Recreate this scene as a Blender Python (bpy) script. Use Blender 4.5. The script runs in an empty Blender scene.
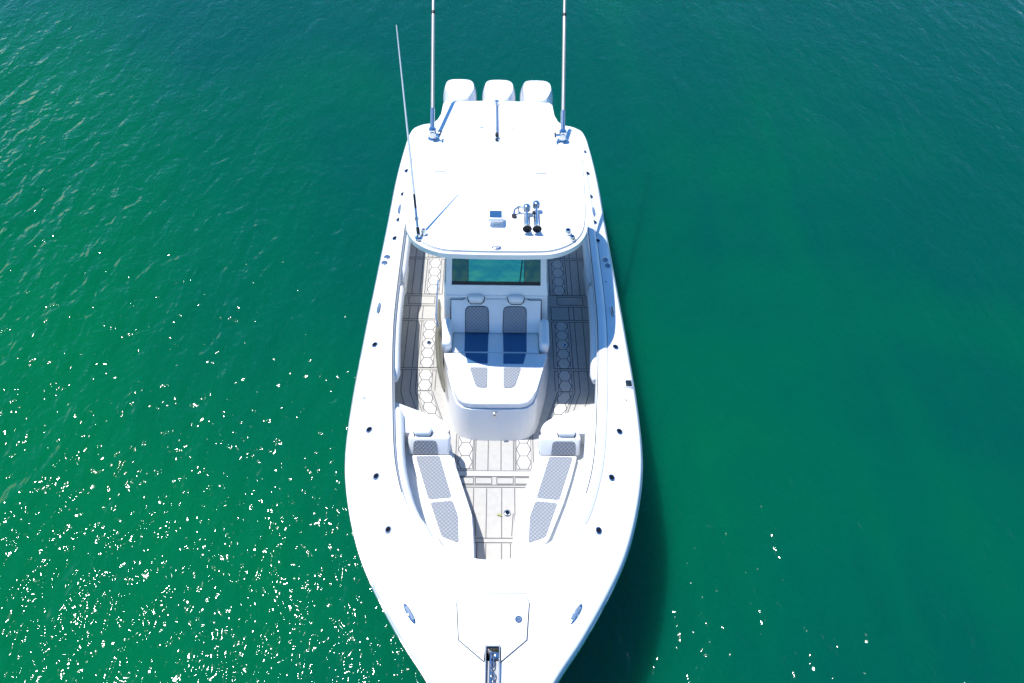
import bpy, bmesh, math, random
import numpy as np
from mathutils import Vector, Matrix
random.seed(7)
rad = math.radians
scn = bpy.context.scene
COL = scn.collection

# ------------------------------------------------------------------ camera
cam_d = bpy.data.cameras.new("camera")
cam_d.sensor_width = 36.0
cam_d.lens = 26.37
cam_d.clip_start = 0.1
cam_d.clip_end = 8000
cam = bpy.data.objects.new("camera", cam_d)
COL.objects.link(cam)
_p, _y, _r = rad(49.0), rad(1.9), rad(2.0)
_fw = Vector((math.sin(_y)*math.cos(_p), math.cos(_y)*math.cos(_p), -math.sin(_p)))
_rt = Vector((math.cos(_y), -math.sin(_y), 0))
_up = _rt.cross(_fw)
_rt, _up = _rt*math.cos(_r) + _up*math.sin(_r), _up*math.cos(_r) - _rt*math.sin(_r)
_m = Matrix((( _rt.x, _up.x, -_fw.x, 0), (_rt.y, _up.y, -_fw.y, 0), (_rt.z, _up.z, -_fw.z, 8.5), (0, 0, 0, 1)))
cam.matrix_world = _m
scn.camera = cam

# ------------------------------------------------------------------ sky, sun, exposure
SUN = Vector((-0.33, 0.24, 1.0)).normalized()          # direction towards the sun
el = math.asin(SUN.z)
az = math.atan2(SUN.x, SUN.y)
w = bpy.data.worlds.new("World")
scn.world = w
w.use_nodes = True
nt = w.node_tree
bg = nt.nodes["Background"]
sky = nt.nodes.new("ShaderNodeTexSky")
sky.sky_type = 'NISHITA'
sky.sun_disc = False
sky.sun_elevation = el
sky.sun_rotation = az
sky.air_density = 1.0
sky.dust_density = 0.0
sky.ozone_density = 8.0
hsv = nt.nodes.new("ShaderNodeHueSaturation")
hsv.inputs["Saturation"].default_value = 1.18
nt.links.new(sky.outputs[0], hsv.inputs["Color"])
nt.links.new(hsv.outputs[0], bg.inputs[0])
bg.inputs[1].default_value = 0.145
sl = bpy.data.lights.new("sun", 'SUN')
sl.energy = 4.4
sl.angle = rad(0.5)
sl.color = (1.0, 0.985, 0.96)
so = bpy.data.objects.new("sun", sl)
so.rotation_euler = SUN.to_track_quat('Z', 'Y').to_euler()
so.location = (-8, 6, 25)
COL.objects.link(so)
vs = scn.view_settings
vs.view_transform = 'Standard'
vs.look = 'None'
vs.exposure = 0.50
vs.gamma = 1.0
vs.use_curve_mapping = False

# ------------------------------------------------------------------ materials
def new_mat(name):
    m = bpy.data.materials.new(name)
    m.use_nodes = True
    t = m.node_tree
    return m, t, t.nodes["Principled BSDF"]

def simple(name, col, rough=0.4, metal=0.0, var=0.04, scale=6.0, bump=0.0, bscale=200.0, coat=0.0, ior=1.45):
    m, t, b = new_mat(name)
    n = t.nodes.new("ShaderNodeTexNoise"); n.inputs["Scale"].default_value = scale; n.inputs["Detail"].default_value = 4
    tc = t.nodes.new("ShaderNodeTexCoord")
    t.links.new(tc.outputs["Object"], n.inputs["Vector"])
    r = t.nodes.new("ShaderNodeValToRGB")
    r.color_ramp.elements[0].color = tuple(max(0, c*(1-var)) for c in col) + (1,)
    r.color_ramp.elements[1].color = tuple(min(1, c*(1+var)) for c in col) + (1,)
    r.color_ramp.elements[0].position = .3; r.color_ramp.elements[1].position = .7
    t.links.new(n.outputs["Fac"], r.inputs[0]); t.links.new(r.outputs[0], b.inputs["Base Color"])
    mr = t.nodes.new("ShaderNodeMapRange")
    mr.inputs["To Min"].default_value = max(.02, rough*.85); mr.inputs["To Max"].default_value = min(1, rough*1.15)
    t.links.new(n.outputs["Fac"], mr.inputs["Value"]); t.links.new(mr.outputs[0], b.inputs["Roughness"])
    b.inputs["Metallic"].default_value = metal
    b.inputs["IOR"].default_value = ior
    b.inputs["Coat Weight"].default_value = coat
    if bump:
        n2 = t.nodes.new("ShaderNodeTexNoise"); n2.inputs["Scale"].default_value = bscale
        t.links.new(tc.outputs["Object"], n2.inputs["Vector"])
        bp = t.nodes.new("ShaderNodeBump"); bp.inputs["Strength"].default_value = bump; bp.inputs["Distance"].default_value = .002
        t.links.new(n2.outputs["Fac"], bp.inputs["Height"]); t.links.new(bp.outputs[0], b.inputs["Normal"])
    return m

def quilt(name, c0, c1):
    """diamond stitched fabric"""
    m, t, b = new_mat(name)
    tc = t.nodes.new("ShaderNodeTexCoord")
    hs = []
    for a in (45, -45):
        mp = t.nodes.new("ShaderNodeMapping"); mp.inputs["Rotation"].default_value[2] = rad(a)
        t.links.new(tc.outputs["UV"], mp.inputs["Vector"])
        wv = t.nodes.new("ShaderNodeTexWave"); wv.inputs["Scale"].default_value = 3.6
        wv.bands_direction = 'X'
        t.links.new(mp.outputs[0], wv.inputs["Vector"])
        hs.append(wv)
    mn = t.nodes.new("ShaderNodeMath"); mn.operation = 'MINIMUM'
    t.links.new(hs[0].outputs["Fac"], mn.inputs[0]); t.links.new(hs[1].outputs["Fac"], mn.inputs[1])
    r = t.nodes.new("ShaderNodeValToRGB")
    r.color_ramp.elements[0].position = .0; r.color_ramp.elements[1].position = .22
    r.color_ramp.elements[0].color = c0 + (1,); r.color_ramp.elements[1].color = c1 + (1,)
    t.links.new(mn.outputs[0], r.inputs[0]); t.links.new(r.outputs[0], b.inputs["Base Color"])
    bp = t.nodes.new("ShaderNodeBump"); bp.inputs["Strength"].default_value = .8; bp.inputs["Distance"].default_value = .004
    t.links.new(mn.outputs[0], bp.inputs["Height"]); t.links.new(bp.outputs[0], b.inputs["Normal"])
    b.inputs["Roughness"].default_value = .7
    return m

M = {}
M['gel'] = simple("white_gelcoat", (.80, .795, .775), .3, var=.015, coat=.3)
M['hullgel'] = simple("hull_gelcoat", (.79, .785, .77), .22, var=.015, coat=.4)
M['nonskid'] = simple("nonskid_white", (.79, .79, .78), .6, var=.02, bump=.5, bscale=260)
M['vinyl'] = simple("white_vinyl", (.79, .785, .77), .5, var=.02, bump=.25, bscale=320)
M['piping'] = simple("dark_piping", (.035, .037, .045), .6)
M['seam'] = simple("grey_seam", (.30, .31, .33), .6)
M['quilt'] = quilt("grey_quilted_fabric", (.15, .165, .185), (.29, .305, .33))
M['navy'] = simple("blue_grey_fabric", (.035, .125, .25), .75, var=.08, scale=30, bump=.4, bscale=400)
M['plank'] = simple("grey_foam_decking", (.43, .41, .375), .8, var=.05, scale=14, bump=.4, bscale=300)
M['tile'] = simple("pale_foam_decking", (.53, .51, .475), .8, var=.03, scale=14, bump=.4, bscale=300)
M['groove'] = simple("dark_decking_groove", (.11, .11, .115), .85)
M['steel'] = simple("polished_steel", (.62, .63, .65), .16, metal=1.0, var=.05)
M['alu'] = simple("anodised_aluminium", (.72, .72, .72), .32, metal=.85, var=.04)
M['pole'] = simple("satin_pole_metal", (.40, .39, .37), .35, metal=.4)
M['black'] = simple("black_plastic", (.015, .016, .018), .45)
M['hole'] = simple("hole_shade", (.008, .010, .016), .6, ior=1.08)  # near-black disc colour carries the shade inside holes
M['grey'] = simple("grey_nonskid", (.34, .35, .36), .6, var=.06, bump=.4)
M['cowl'] = simple("white_engine_paint", (.80, .80, .80), .22, var=.015, coat=.5)
M['steelblue'] = simple("steel_blue", (.10, .16, .26), .3)
M['fibre'] = simple("white_fibreglass_rod", (.75, .75, .74), .4)
M['tan'] = simple("warm_reflection_panel", (.17, .165, .115), .16, var=.25, scale=3.5, coat=.6)  # tan stands for the sunlit floor's reflection, put into the colour
M['brass'] = simple("pale_brass", (.75, .60, .42), .3, metal=.8)
M['gold'] = simple("leaf_yellow", (.36, .35, .08), .6, var=.2, scale=80)
M['screen'] = simple("black_glass_screen", (.012, .02, .022), .08, coat=.5)
M['dash'] = simple("teal_reflection_dash", (.22, .42, .42), .5, var=.1)  # teal puts the windscreen's water reflection into the dash colour
M['lens'] = simple("blue_glass_lens", (.03, .09, .2), .08, coat=1.0)

def glass_mat(name, tint, refl, rtint):
    m, t, b = new_mat(name)
    out = t.nodes["Material Output"]
    tr = t.nodes.new("ShaderNodeBsdfTransparent"); tr.inputs[0].default_value = tint + (1,)
    gl = t.nodes.new("ShaderNodeBsdfGlossy"); gl.inputs[0].default_value = rtint + (1,); gl.inputs["Roughness"].default_value = .03
    mx = t.nodes.new("ShaderNodeMixShader"); mx.inputs[0].default_value = refl
    n = t.nodes.new("ShaderNodeTexNoise"); n.inputs["Scale"].default_value = 3
    bp = t.nodes.new("ShaderNodeBump"); bp.inputs["Strength"].default_value = .3; bp.inputs["Distance"].default_value = .02
    t.links.new(n.outputs["Fac"], bp.inputs["Height"]); t.links.new(bp.outputs[0], gl.inputs["Normal"])
    t.links.new(tr.outputs[0], mx.inputs[1]); t.links.new(gl.outputs[0], mx.inputs[2])
    t.links.new(mx.outputs[0], out.inputs[0])
    return m
M['glass'] = glass_mat("teal_tinted_glass", (.06, .42, .40), .24, (.14, .80, .78))
M['wingglass'] = glass_mat("smoked_glass", (.06, .14, .14), .10, (.35, .8, .8))
M['sideglass'] = glass_mat("dark_tinted_glass", (.08, .14, .16), .22, (.7, .9, 1))

def water_material():
    m, t, b = new_mat("sea_water")
    L = t.links.new
    tc = t.nodes.new("ShaderNodeTexCoord")
    def noise(scale, rot=0, sx=1, sy=1, detail=2, rough=.5, dist=0.0, off=(0, 0, 0)):
        mp = t.nodes.new("ShaderNodeMapping")
        mp.vector_type = 'POINT'
        mp.inputs["Location"].default_value = off
        mp.inputs["Rotation"].default_value[2] = rad(rot)
        mp.inputs["Scale"].default_value = (sx, sy, 1)
        L(tc.outputs["Object"], mp.inputs["Vector"])
        n = t.nodes.new("ShaderNodeTexNoise")
        n.inputs["Scale"].default_value = scale; n.inputs["Detail"].default_value = detail
        n.inputs["Roughness"].default_value = rough; n.inputs["Distortion"].default_value = dist
        L(mp.outputs[0], n.inputs["Vector"])
        return n.outputs["Fac"]
    def math_(op, a, bb):
        k = t.nodes.new("ShaderNodeMath"); k.operation = op
        for i, v in enumerate((a, bb)):
            if isinstance(v, (int, float)): k.inputs[i].default_value = v
            else: L(v, k.inputs[i])
        return k.outputs[0]
    # body colour: slow drifts of turbidity, long subsurface light streaks painted in
    big = noise(.09, 20, 1, 1, 3, .5, .6)
    light_streak = noise(.55, 25, 1.6, .25, 3, .55, .8)
    sep = t.nodes.new("ShaderNodeSeparateXYZ"); L(tc.outputs["Object"], sep.inputs[0])
    light_grad = t.nodes.new("ShaderNodeMapRange")            # painted gradient for uneven backscatter and sky reflection, greener towards one side
    light_grad.inputs["From Min"].default_value = 9.0; light_grad.inputs["From Max"].default_value = -9.0
    light_grad.inputs["To Min"].default_value = -.17; light_grad.inputs["To Max"].default_value = .17
    L(math_('ADD', math_('MULTIPLY', sep.outputs["X"], .55), math_('MULTIPLY', math_('SUBTRACT', sep.outputs["Y"], 6.0), .85)), light_grad.inputs["Value"])
    f = math_('ADD', math_('ADD', math_('MULTIPLY', big, .84), math_('MULTIPLY', light_streak, .16)), light_grad.outputs[0])
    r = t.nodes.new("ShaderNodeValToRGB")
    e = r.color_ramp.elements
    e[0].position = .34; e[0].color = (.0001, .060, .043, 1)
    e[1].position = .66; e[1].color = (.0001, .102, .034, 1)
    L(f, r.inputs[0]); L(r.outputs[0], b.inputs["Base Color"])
    b.subsurface_method = 'BURLEY'
    b.inputs["Subsurface Weight"].default_value = 1.0
    b.inputs["Subsurface Radius"].default_value = (.25, 1.0, .8)
    b.inputs["Subsurface Scale"].default_value = .9
    b.inputs["Roughness"].default_value = .06
    b.inputs["IOR"].default_value = 1.333
    b.inputs["Specular IOR Level"].default_value = .22   # seen through a polarising filter
    # gust patches: livelier ripples towards one corner, calmer astern
    gx = math_('MULTIPLY', sep.outputs["X"], -.70)
    gy = math_('MULTIPLY', math_('SUBTRACT', sep.outputs["Y"], 6.5), -.95)
    gust = t.nodes.new("ShaderNodeMapRange"); gust.interpolation_type = 'SMOOTHSTEP'
    gust.inputs["From Min"].default_value = -5.5; gust.inputs["From Max"].default_value = 2.5
    gust.inputs["To Min"].default_value = .46; gust.inputs["To Max"].default_value = 1.5
    L(math_('ADD', math_('ADD', gx, gy), math_('MULTIPLY', math_('SUBTRACT', noise(.25, 10, 1, 1, 2), .5), 6.0)), gust.inputs["Value"])
    # waves (metres)
    h = None
    for sc, rot, sx, sy, det, amp, dist, off in (
            (.45, 84, 1.0, .40, 2, .095, .4, (0, 0, 0)),
            (1.3, 98, 1.0, .30, 2, .078, .5, (3, 1, 0)),
            (3.4, 88, 1.0, .55, 2, .062, .5, (7, 5, 0)),
            (8.0, 70, 1.0, .85, 1, .019, .4, (1, 9, 0)),
            (18.0, 20, 1.0, 1.0, 0, .0022, .3, (4, 2, 0))):
        v = math_('MULTIPLY', noise(sc, rot, sx, sy, det, .5, dist, off), amp)
        if sc > 1: v = math_('MULTIPLY', v, gust.outputs[0])
        h = v if h is None else math_('ADD', h, v)
    bp = t.nodes.new("ShaderNodeBump")
    bp.inputs["Strength"].default_value = 1.0; bp.inputs["Distance"].default_value = 1.0
    L(h, bp.inputs["Height"]); L(bp.outputs[0], b.inputs["Normal"])
    return m
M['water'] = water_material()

# ------------------------------------------------------------------ mesh helpers
def link(name, me, mats, parent=None):
    o = bpy.data.objects.new(name, me)
    COL.objects.link(o)
    for k in (mats if isinstance(mats, (list, tuple)) else [mats]):
        me.materials.append(M[k] if isinstance(k, str) else k)
    if parent is not None:
        o.parent = parent
    return o

def build(name, bm, mats, parent=None, smooth=40):
    bmesh.ops.recalc_face_normals(bm, faces=bm.faces[:])
    me = bpy.data.meshes.new(name)
    bm.to_mesh(me); bm.free()
    if smooth:
        me.polygons.foreach_set("use_smooth", [True]*len(me.polygons))
        me.set_sharp_from_angle(angle=rad(smooth))
    return link(name, me, mats, parent)

def set_uv(o, fn):
    me = o.data
    uv = me.uv_layers.new(name="uv")
    for lp in me.loops:
        uv.data[lp.index].uv = fn(me.vertices[lp.vertex_index].co)

def prism(bm, pts, z0, z1, bevel=0.0, seg=3, top=None, mi=0, both=False):
    """closed outline pts (x,y); z0,z1 numbers or functions (x,y); top: other outline for the upper rim"""
    top = top or pts
    f0 = z0 if callable(z0) else (lambda x, y: z0)
    f1 = z1 if callable(z1) else (lambda x, y: z1)
    lo = [bm.verts.new((x, y, f0(x, y))) for x, y in pts]
    hi = [bm.verts.new((x, y, f1(x, y))) for x, y in top]
    n = len(lo)
    fs = [bm.faces.new(lo[::-1]), bm.faces.new(hi)]
    for i in range(n):
        fs.append(bm.faces.new((lo[i], lo[(i+1) % n], hi[(i+1) % n], hi[i])))
    for f in fs: f.material_index = mi
    if bevel:
        es = set(fs[1].edges)
        if both: es |= set(fs[0].edges)
        bmesh.ops.bevel(bm, geom=list(es), offset=bevel, segments=seg, profile=.6, affect='EDGES', clamp_overlap=True)

def box(bm, c, s, bevel=0.0, seg=2, rot=None, mi=0, taper=1.0):
    v = []
    for z in (-.5, .5):
        k = 1 if z < 0 else taper
        for x, y in ((-.5, -.5), (.5, -.5), (.5, .5), (-.5, .5)):
            p = Vector((x*s[0]*k, y*s[1]*k, z*s[2]))
            if rot: p = rot @ p
            v.append(bm.verts.new(p + Vector(c)))
    fs = [bm.faces.new([v[i] for i in q]) for q in ((3, 2, 1, 0), (4, 5, 6, 7), (0, 1, 5, 4), (1, 2, 6, 5), (2, 3, 7, 6), (3, 0, 4, 7))]
    for f in fs: f.material_index = mi
    if bevel:
        es = set(e for f in fs for e in f.edges)
        bmesh.ops.bevel(bm, geom=list(es), offset=bevel, segments=seg, profile=.5, affect='EDGES', clamp_overlap=True)

def tube(bm, path, r, n=10, mi=0, cap=True, flat=1.0):
    path = [Vector(p) for p in path]
    rs = r if isinstance(r, (list, tuple)) else [r]*len(path)
    rings = []
    up = Vector((0, 0, 1))
    for i, p in enumerate(path):
        d = (path[min(i+1, len(path)-1)] - path[max(i-1, 0)]).normalized()
        a = d.cross(up)
        if a.length < .05: a = d.cross(Vector((0, 1, 0)))
        a.normalize(); b = a.cross(d).normalized()
        rings.append([bm.verts.new(p + (a*math.cos(t) + b*math.sin(t)*flat)*rs[i]) for t in [2*math.pi*k/n for k in range(n)]])
    for i in range(len(rings)-1):
        for k in range(n):
            f = bm.faces.new((rings[i][k], rings[i][(k+1) % n], rings[i+1][(k+1) % n], rings[i+1][k])); f.material_index = mi
    if cap:
        f = bm.faces.new(rings[0][::-1]); f.material_index = mi
        f = bm.faces.new(rings[-1]); f.material_index = mi

def lathe(bm, prof, c, axis=(0, 0, 1), n=20, mi=0, sx=1.0, sy=1.0, rotz=0.0, mis=None):
    """prof: list of (radius, height)"""
    q = Vector((0, 0, 1)).rotation_difference(Vector(axis).normalized())
    rz = Matrix.Rotation(rotz, 3, 'Z')
    rings = []
    for r, h in prof:
        if r < 1e-6:
            rings.append([bm.verts.new(q @ Vector((0, 0, h)) + Vector(c))])
        else:
            rings.append([bm.verts.new(q @ (rz @ Vector((r*sx*math.cos(2*math.pi*k/n), r*sy*math.sin(2*math.pi*k/n), h))) + Vector(c)) for k in range(n)])
    for i in range(len(rings)-1):
        a, b = rings[i], rings[i+1]
        m_ = mis[i] if mis else mi
        for k in range(n):
            k2 = (k+1) % n
            if len(a) == 1 and len(b) == 1: continue
            if len(a) == 1: f = bm.faces.new((a[0], b[k], b[k2]))
            elif len(b) == 1: f = bm.faces.new((a[k], a[k2], b[0]))
            else: f = bm.faces.new((a[k], a[k2], b[k2], b[k]))
            f.material_index = m_

def sheet(bm, pts, z, mi=0):
    f = z if callable(z) else (lambda x, y: z)
    fc = bm.faces.new([bm.verts.new((x, y, f(x, y))) for x, y in pts]); fc.material_index = mi
    if fc.normal.z < 0: fc.normal_flip()

def line(bm, a, b, wd, z, mi=0):
    a = Vector(a); b = Vector(b); d = (b-a).normalized(); n = Vector((-d.y, d.x))*wd/2
    sheet(bm, [tuple(a-n), tuple(b-n), tuple(b+n), tuple(a+n)], z, mi)

def ribbon(bm, pts, wd, z, mi=0):
    """thin strip along an open line of (x,y); z function"""
    f = z if callable(z) else (lambda x, y: z)
    P = [Vector(p) for p in pts]; L_, R_ = [], []
    for i, p in enumerate(P):
        d = (P[min(i+1, len(P)-1)] - P[max(i-1, 0)]).normalized(); n = Vector((-d.y, d.x))*wd/2
        L_.append(bm.verts.new((p.x-n.x, p.y-n.y, f(p.x, p.y)))); R_.append(bm.verts.new((p.x+n.x, p.y+n.y, f(p.x, p.y))))
    for i in range(len(P)-1):
        fc = bm.faces.new((L_[i], L_[i+1], R_[i+1], R_[i])); fc.material_index = mi

def smooth_curve(keys, n):
    """Catmull-Rom through keys, n samples per span"""
    K = [np.array(k, float) for k in keys]
    out = []
    for i in range(len(K)-1):
        p0 = K[i-1] if i > 0 else 2*K[0]-K[1]
        p1, p2 = K[i], K[i+1]
        p3 = K[i+2] if i+2 < len(K) else 2*K[-1]-K[-2]
        for k in range(n):
            t = k/n
            out.append(.5*((2*p1) + (-p0+p2)*t + (2*p0-5*p1+4*p2-p3)*t*t + (-p0+3*p1-3*p2+p3)*t**3))
    out.append(K[-1])
    return out

def rounded(pts, r, seg=5):
    """round the corners of a closed outline; r number or list"""
    out = []; n = len(pts)
    for i in range(n):
        p0, p, p1 = Vector(pts[i-1]), Vector(pts[i]), Vector(pts[(i+1) % n])
        rr = r[i] if isinstance(r, (list, tuple)) else r
        a = (p0-p); b = (p1-p)
        k = min(rr, a.length*.48, b.length*.48)
        if k < 1e-4: out.append((p.x, p.y)); continue
        s, e = p + a.normalized()*k, p + b.normalized()*k
        for j in range(seg+1):
            t = j/seg
            q = s*(1-t)**2 + p*2*t*(1-t) + e*t*t
            out.append((q.x, q.y))
    return out

def mirror(pts):
    """half outline from centre line to centre line -> closed outline"""
    return list(pts) + [(-x, y) for x, y in reversed(pts) if abs(x) > 1e-6]

def tag(o, label=None, cat=None, group=None, kind=None):
    if label: o['label'] = label
    if cat: o['category'] = cat
    if group: o['group'] = group
    if kind: o['kind'] = kind
    return o

# ------------------------------------------------------------------ water
bm = bmesh.new()
rings = [0, 6, 14, 30, 80, 250, 900, 3500]
prev = None
cy = 6.0
WL = -0.28
for r in rings:
    if r == 0:
        ring = [bm.verts.new((0, cy, WL))]
    else:
        ring = [bm.verts.new((r*math.cos(2*math.pi*k/48), cy + r*math.sin(2*math.pi*k/48), WL)) for k in range(48)]
    if prev:
        for k in range(48):
            k2 = (k+1) % 48
            if len(prev) == 1: bm.faces.new((prev[0], ring[k], ring[k2]))
            else: bm.faces.new((prev[k], ring[k], ring[k2], prev[k2]))
    prev = ring
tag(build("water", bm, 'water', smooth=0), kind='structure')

# ------------------------------------------------------------------ the boat
boat = bpy.data.objects.new("motor_boat", None)
boat.location = (0, 0, 0)
COL.objects.link(boat)
tag(boat, "white centre console fishing boat with hardtop and three outboard engines on green water", "boat")

FL = 0.55                                               # cockpit sole
YS = [1.3, 2.0, 2.9, 3.8, 4.7, 5.4, 7.0, 8.6, 11.3]
ZS = [1.53, 1.50, 1.45, 1.39, 1.33, 1.28, 1.22, 1.17, 1.15]
def zd(y): return float(np.interp(y, YS, ZS))
def zdf(off): return lambda x, y: zd(y) + off

keysO = [(0, 1.33), (.20, 1.47), (.55, 2.07), (.83, 2.46), (1.12, 2.92), (1.33, 3.32), (1.49, 3.76), (1.615, 4.25), (1.675, 4.72), (1.70, 5.44), (1.69, 6.3), (1.675, 7.08), (1.635, 8.63), (1.61, 9.8), (1.55, 10.7), (1.50, 11.10), (1.40, 11.30), (1.08, 11.42), (0, 11.46)]
keysI = [(0, 3.25), (.17, 3.265), (.34, 3.33), (.48, 3.395), (.60, 3.475), (.73, 3.60), (.86, 3.77), (.99, 4.09), (1.10, 4.55), (1.205, 5.40), (1.285, 6.2), (1.325, 7.0), (1.34, 8.5), (1.34, 9.6), (1.32, 10.4), (1.26, 10.72), (1.14, 10.84), (.9, 10.88), (0, 10.9)]
CO = smooth_curve(keysO, 5); CI = smooth_curve(keysI, 5)

# hull shell: sections hang below the gunwale outline
def hull_half(i):
    x, y = CO[i]
    zt = zd(y)
    bowk = max(0.0, min(1.0, (5.2-y)/3.9))
    k1 = 1 - .20*bowk - .02; k2 = 1 - .46*bowk**.9 - .06
    sh = bowk**3
    P = [(x, y, zt-.055), (x*1.004, y, zt-.085), (x*1.004, y, zt-.12), (x*.992, y+.01*sh, zt-.135)]
    P.append((x*k1, y + .38*sh, .72))
    P.append((x*k2, y + .75*sh, .02))
    P.append((x*k2*.93, y + .95*sh, -.40))
    P.append((x*.02, y + 1.5*sh, -.85))
    return P
bm = bmesh.new()
rows = []
N = len(CO)
for side in (1, -1):
    cols = []
    for i in range(N):
        cols.append([bm.verts.new((side*px, py, pz)) for px, py, pz in hull_half(i)])
    for i in range(N-1):
        for j in range(len(cols[0])-1):
            f = bm.faces.new((cols[i][j], cols[i+1][j], cols[i+1][j+1], cols[i][j+1]))
            f.material_index = 0
bmesh.ops.remove_doubles(bm, verts=bm.verts[:], dist=.002)
hull = build("hull", bm, ['hullgel'], boat, 50)

bm = bmesh.new()
path = []
for side in (1, -1):
    pts = [CO[i] for i in range(N) if CO[i][1] < 11.2]
    tube(bm, [(side*x*1.003, y, zd(y)-.1025) for x, y in pts], .017, 6)
build("rub_rail", bm, ['alu'], hull, 60)

# bracket behind the transom, carrying the engines
bm = bmesh.new()
o = mirror([(0, 11.40), (1.05, 11.40), (.96, 11.52), (.95, 12.0), (.93, 12.12), (0, 12.14)])
prism(bm, o, -.5, .80, .03)
tr = build("engine_bracket", bm, ['grey'], boat)

# deck ring with raised coaming lip
bm = bmesh.new()
prof = [('o', 0, -.06), ('o', .010, -.030), ('o', .030, -.010), ('o', .065, 0), ('f', .33, .010), ('f', .66, .012), ('i', .150, 0.006), ('i', .138, .012), ('i', .118, .032), ('i', .095, .042), ('i', .030, .045), ('i', .008, .036), ('i', 0, .015), ('i', 0.0, -.10)]
loops = []
for side in (1, -1):
    cols = []
    for i in range(N):
        O = Vector(CO[i]); I = Vector(CI[i]); d = I-O; Ln = d.length; d.normalize()
        col = []
        for kind, v, dz in prof:
            if kind == 'o': p = O + d*v
            elif kind == 'i': p = I - d*v
            else: p = O + d*(.065 + (Ln-.065-.150)*v)
            col.append(bm.verts.new((side*p.x, p.y, zd(p.y)+dz)))
        cols.append(col)
    for i in range(N-1):
        for j in range(len(prof)-1):
            bm.faces.new((cols[i][j], cols[i+1][j], cols[i+1][j+1], cols[i][j+1]))
bmesh.ops.remove_doubles(bm, verts=bm.verts[:], dist=.001)
deck = build("deck", bm, ['gel'], boat, 45)

def inner_path(off, y0=3.2, y1=10.6, z=0.0):
    res = []
    for i in range(N):
        O = Vector(CO[i]); I = Vector(CI[i]); d = (I-O).normalized()
        p = I - d*off
        if y0 <= I.y <= y1: res.append((p.x, p.y))
    return res
def full_path(off):
    h = inner_path(off)
    return [(-x, y) for x, y in reversed(h) if x > 1e-4] + h

# dark seams of the coaming
bm = bmesh.new()
for s in (-1, 1):
    ribbon(bm, [(s*x, y) for x, y in inner_path(.016) if y > 3.95], .009, zdf(.0485))
build("coaming_seam", bm, 'piping', deck, 0)
bm = bmesh.new()
for s in (-1, 1):
    ribbon(bm, [(s*x, y) for x, y in inner_path(.148) if y > 3.62], .010, zdf(.0105))
build("coaming_groove", bm, 'seam', deck, 0)

# cockpit liner
bm = bmesh.new()
ins = inner_path(-.0, 3.2, 11)
wl = [(-x, y) for x, y in reversed(inner_path(.025, 3.2, 11)) if x > 1e-4] + inner_path(.025, 3.2, 11)
wl0 = [(-x, y) for x, y in reversed(inner_path(.055, 3.2, 11)) if x > 1e-4] + inner_path(.055, 3.2, 11)
a = [bm.verts.new((x, y, zd(y)-.09)) for x, y in wl]
b = [bm.verts.new((x, y, FL-.02)) for x, y in wl0]
n = len(a)
for i in range(n):
    bm.faces.new((a[i], a[(i+1) % n], b[(i+1) % n], b[i]))
liner = build("cockpit_liner", bm, 'gel', boat, 50)

# ---- cockpit floor with decking pattern (one part)
bm = bmesh.new()
fo = [(-x, y) for x, y in reversed(inner_path(.08, 3.2, 11)) if x > 1e-4] + inner_path(.08, 3.2, 11)
sheet(bm, fo, FL, 0)
Z1, Z2 = FL+.004, FL+.008
def hexstrip(x0, x1, y0, y1, sh=0.0):
    """pale hexagons stacked along y on a dark bed, with the halves between their points"""
    def sheet(b_, pts, z, mi, _s=globals()['sheet']): _s(b_, [(x+sh*(y-y0), y) for x, y in pts], z, mi)
    sheet(bm, [(x0, y0), (x1, y0), (x1, y1), (x0, y1)], Z1, 2)
    xc = (x0+x1)/2; hw = (x1-x0)/2 - .006; nh = max(1, round((y1-y0)/.185)); ph = (y1-y0)/nh; g = .005
    fl = hw*.50
    for k in range(nh):
        yc = y0 + (k+.5)*ph; hh = ph/2 - g
        sheet(bm, [(xc-fl, yc-hh), (xc+fl, yc-hh), (xc+hw-.004, yc), (xc+fl, yc+hh), (xc-fl, yc+hh), (xc-hw+.004, yc)], Z2, 1)
    for k in range(nh+1):
        yc = y0 + k*ph
        for s in (-1, 1):
            lo = yc - ph/2 + .018 if k > 0 else yc + .004
            hi = yc + ph/2 - .018 if k < nh else yc - .004
            pts = []
            if k > 0: pts.append((xc+s*hw, lo))
            else: pts.append((xc+s*hw, yc+.004))
            if k < nh: pts.append((xc+s*hw, hi))
            else: pts.append((xc+s*hw, yc-.004))
            if k < nh: pts.append((xc+s*(fl+.011), yc+.006))
            if k > 0: pts.append((xc+s*(fl+.011), yc-.006))
            if len(pts) >= 3: sheet(bm, pts, Z2, 1)
def ln(a, b, wd=.009, z=Z1): line(bm, a, b, wd, z, 2)
def rect_lines(x0, y0, x1, y1, wd=.009):
    ln((x0, y0), (x1, y0), wd); ln((x0, y1), (x1, y1), wd)
    ln((x0, y0+wd/2), (x0, y1-wd/2), wd); ln((x1, y0+wd/2), (x1, y1-wd/2), wd)
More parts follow.
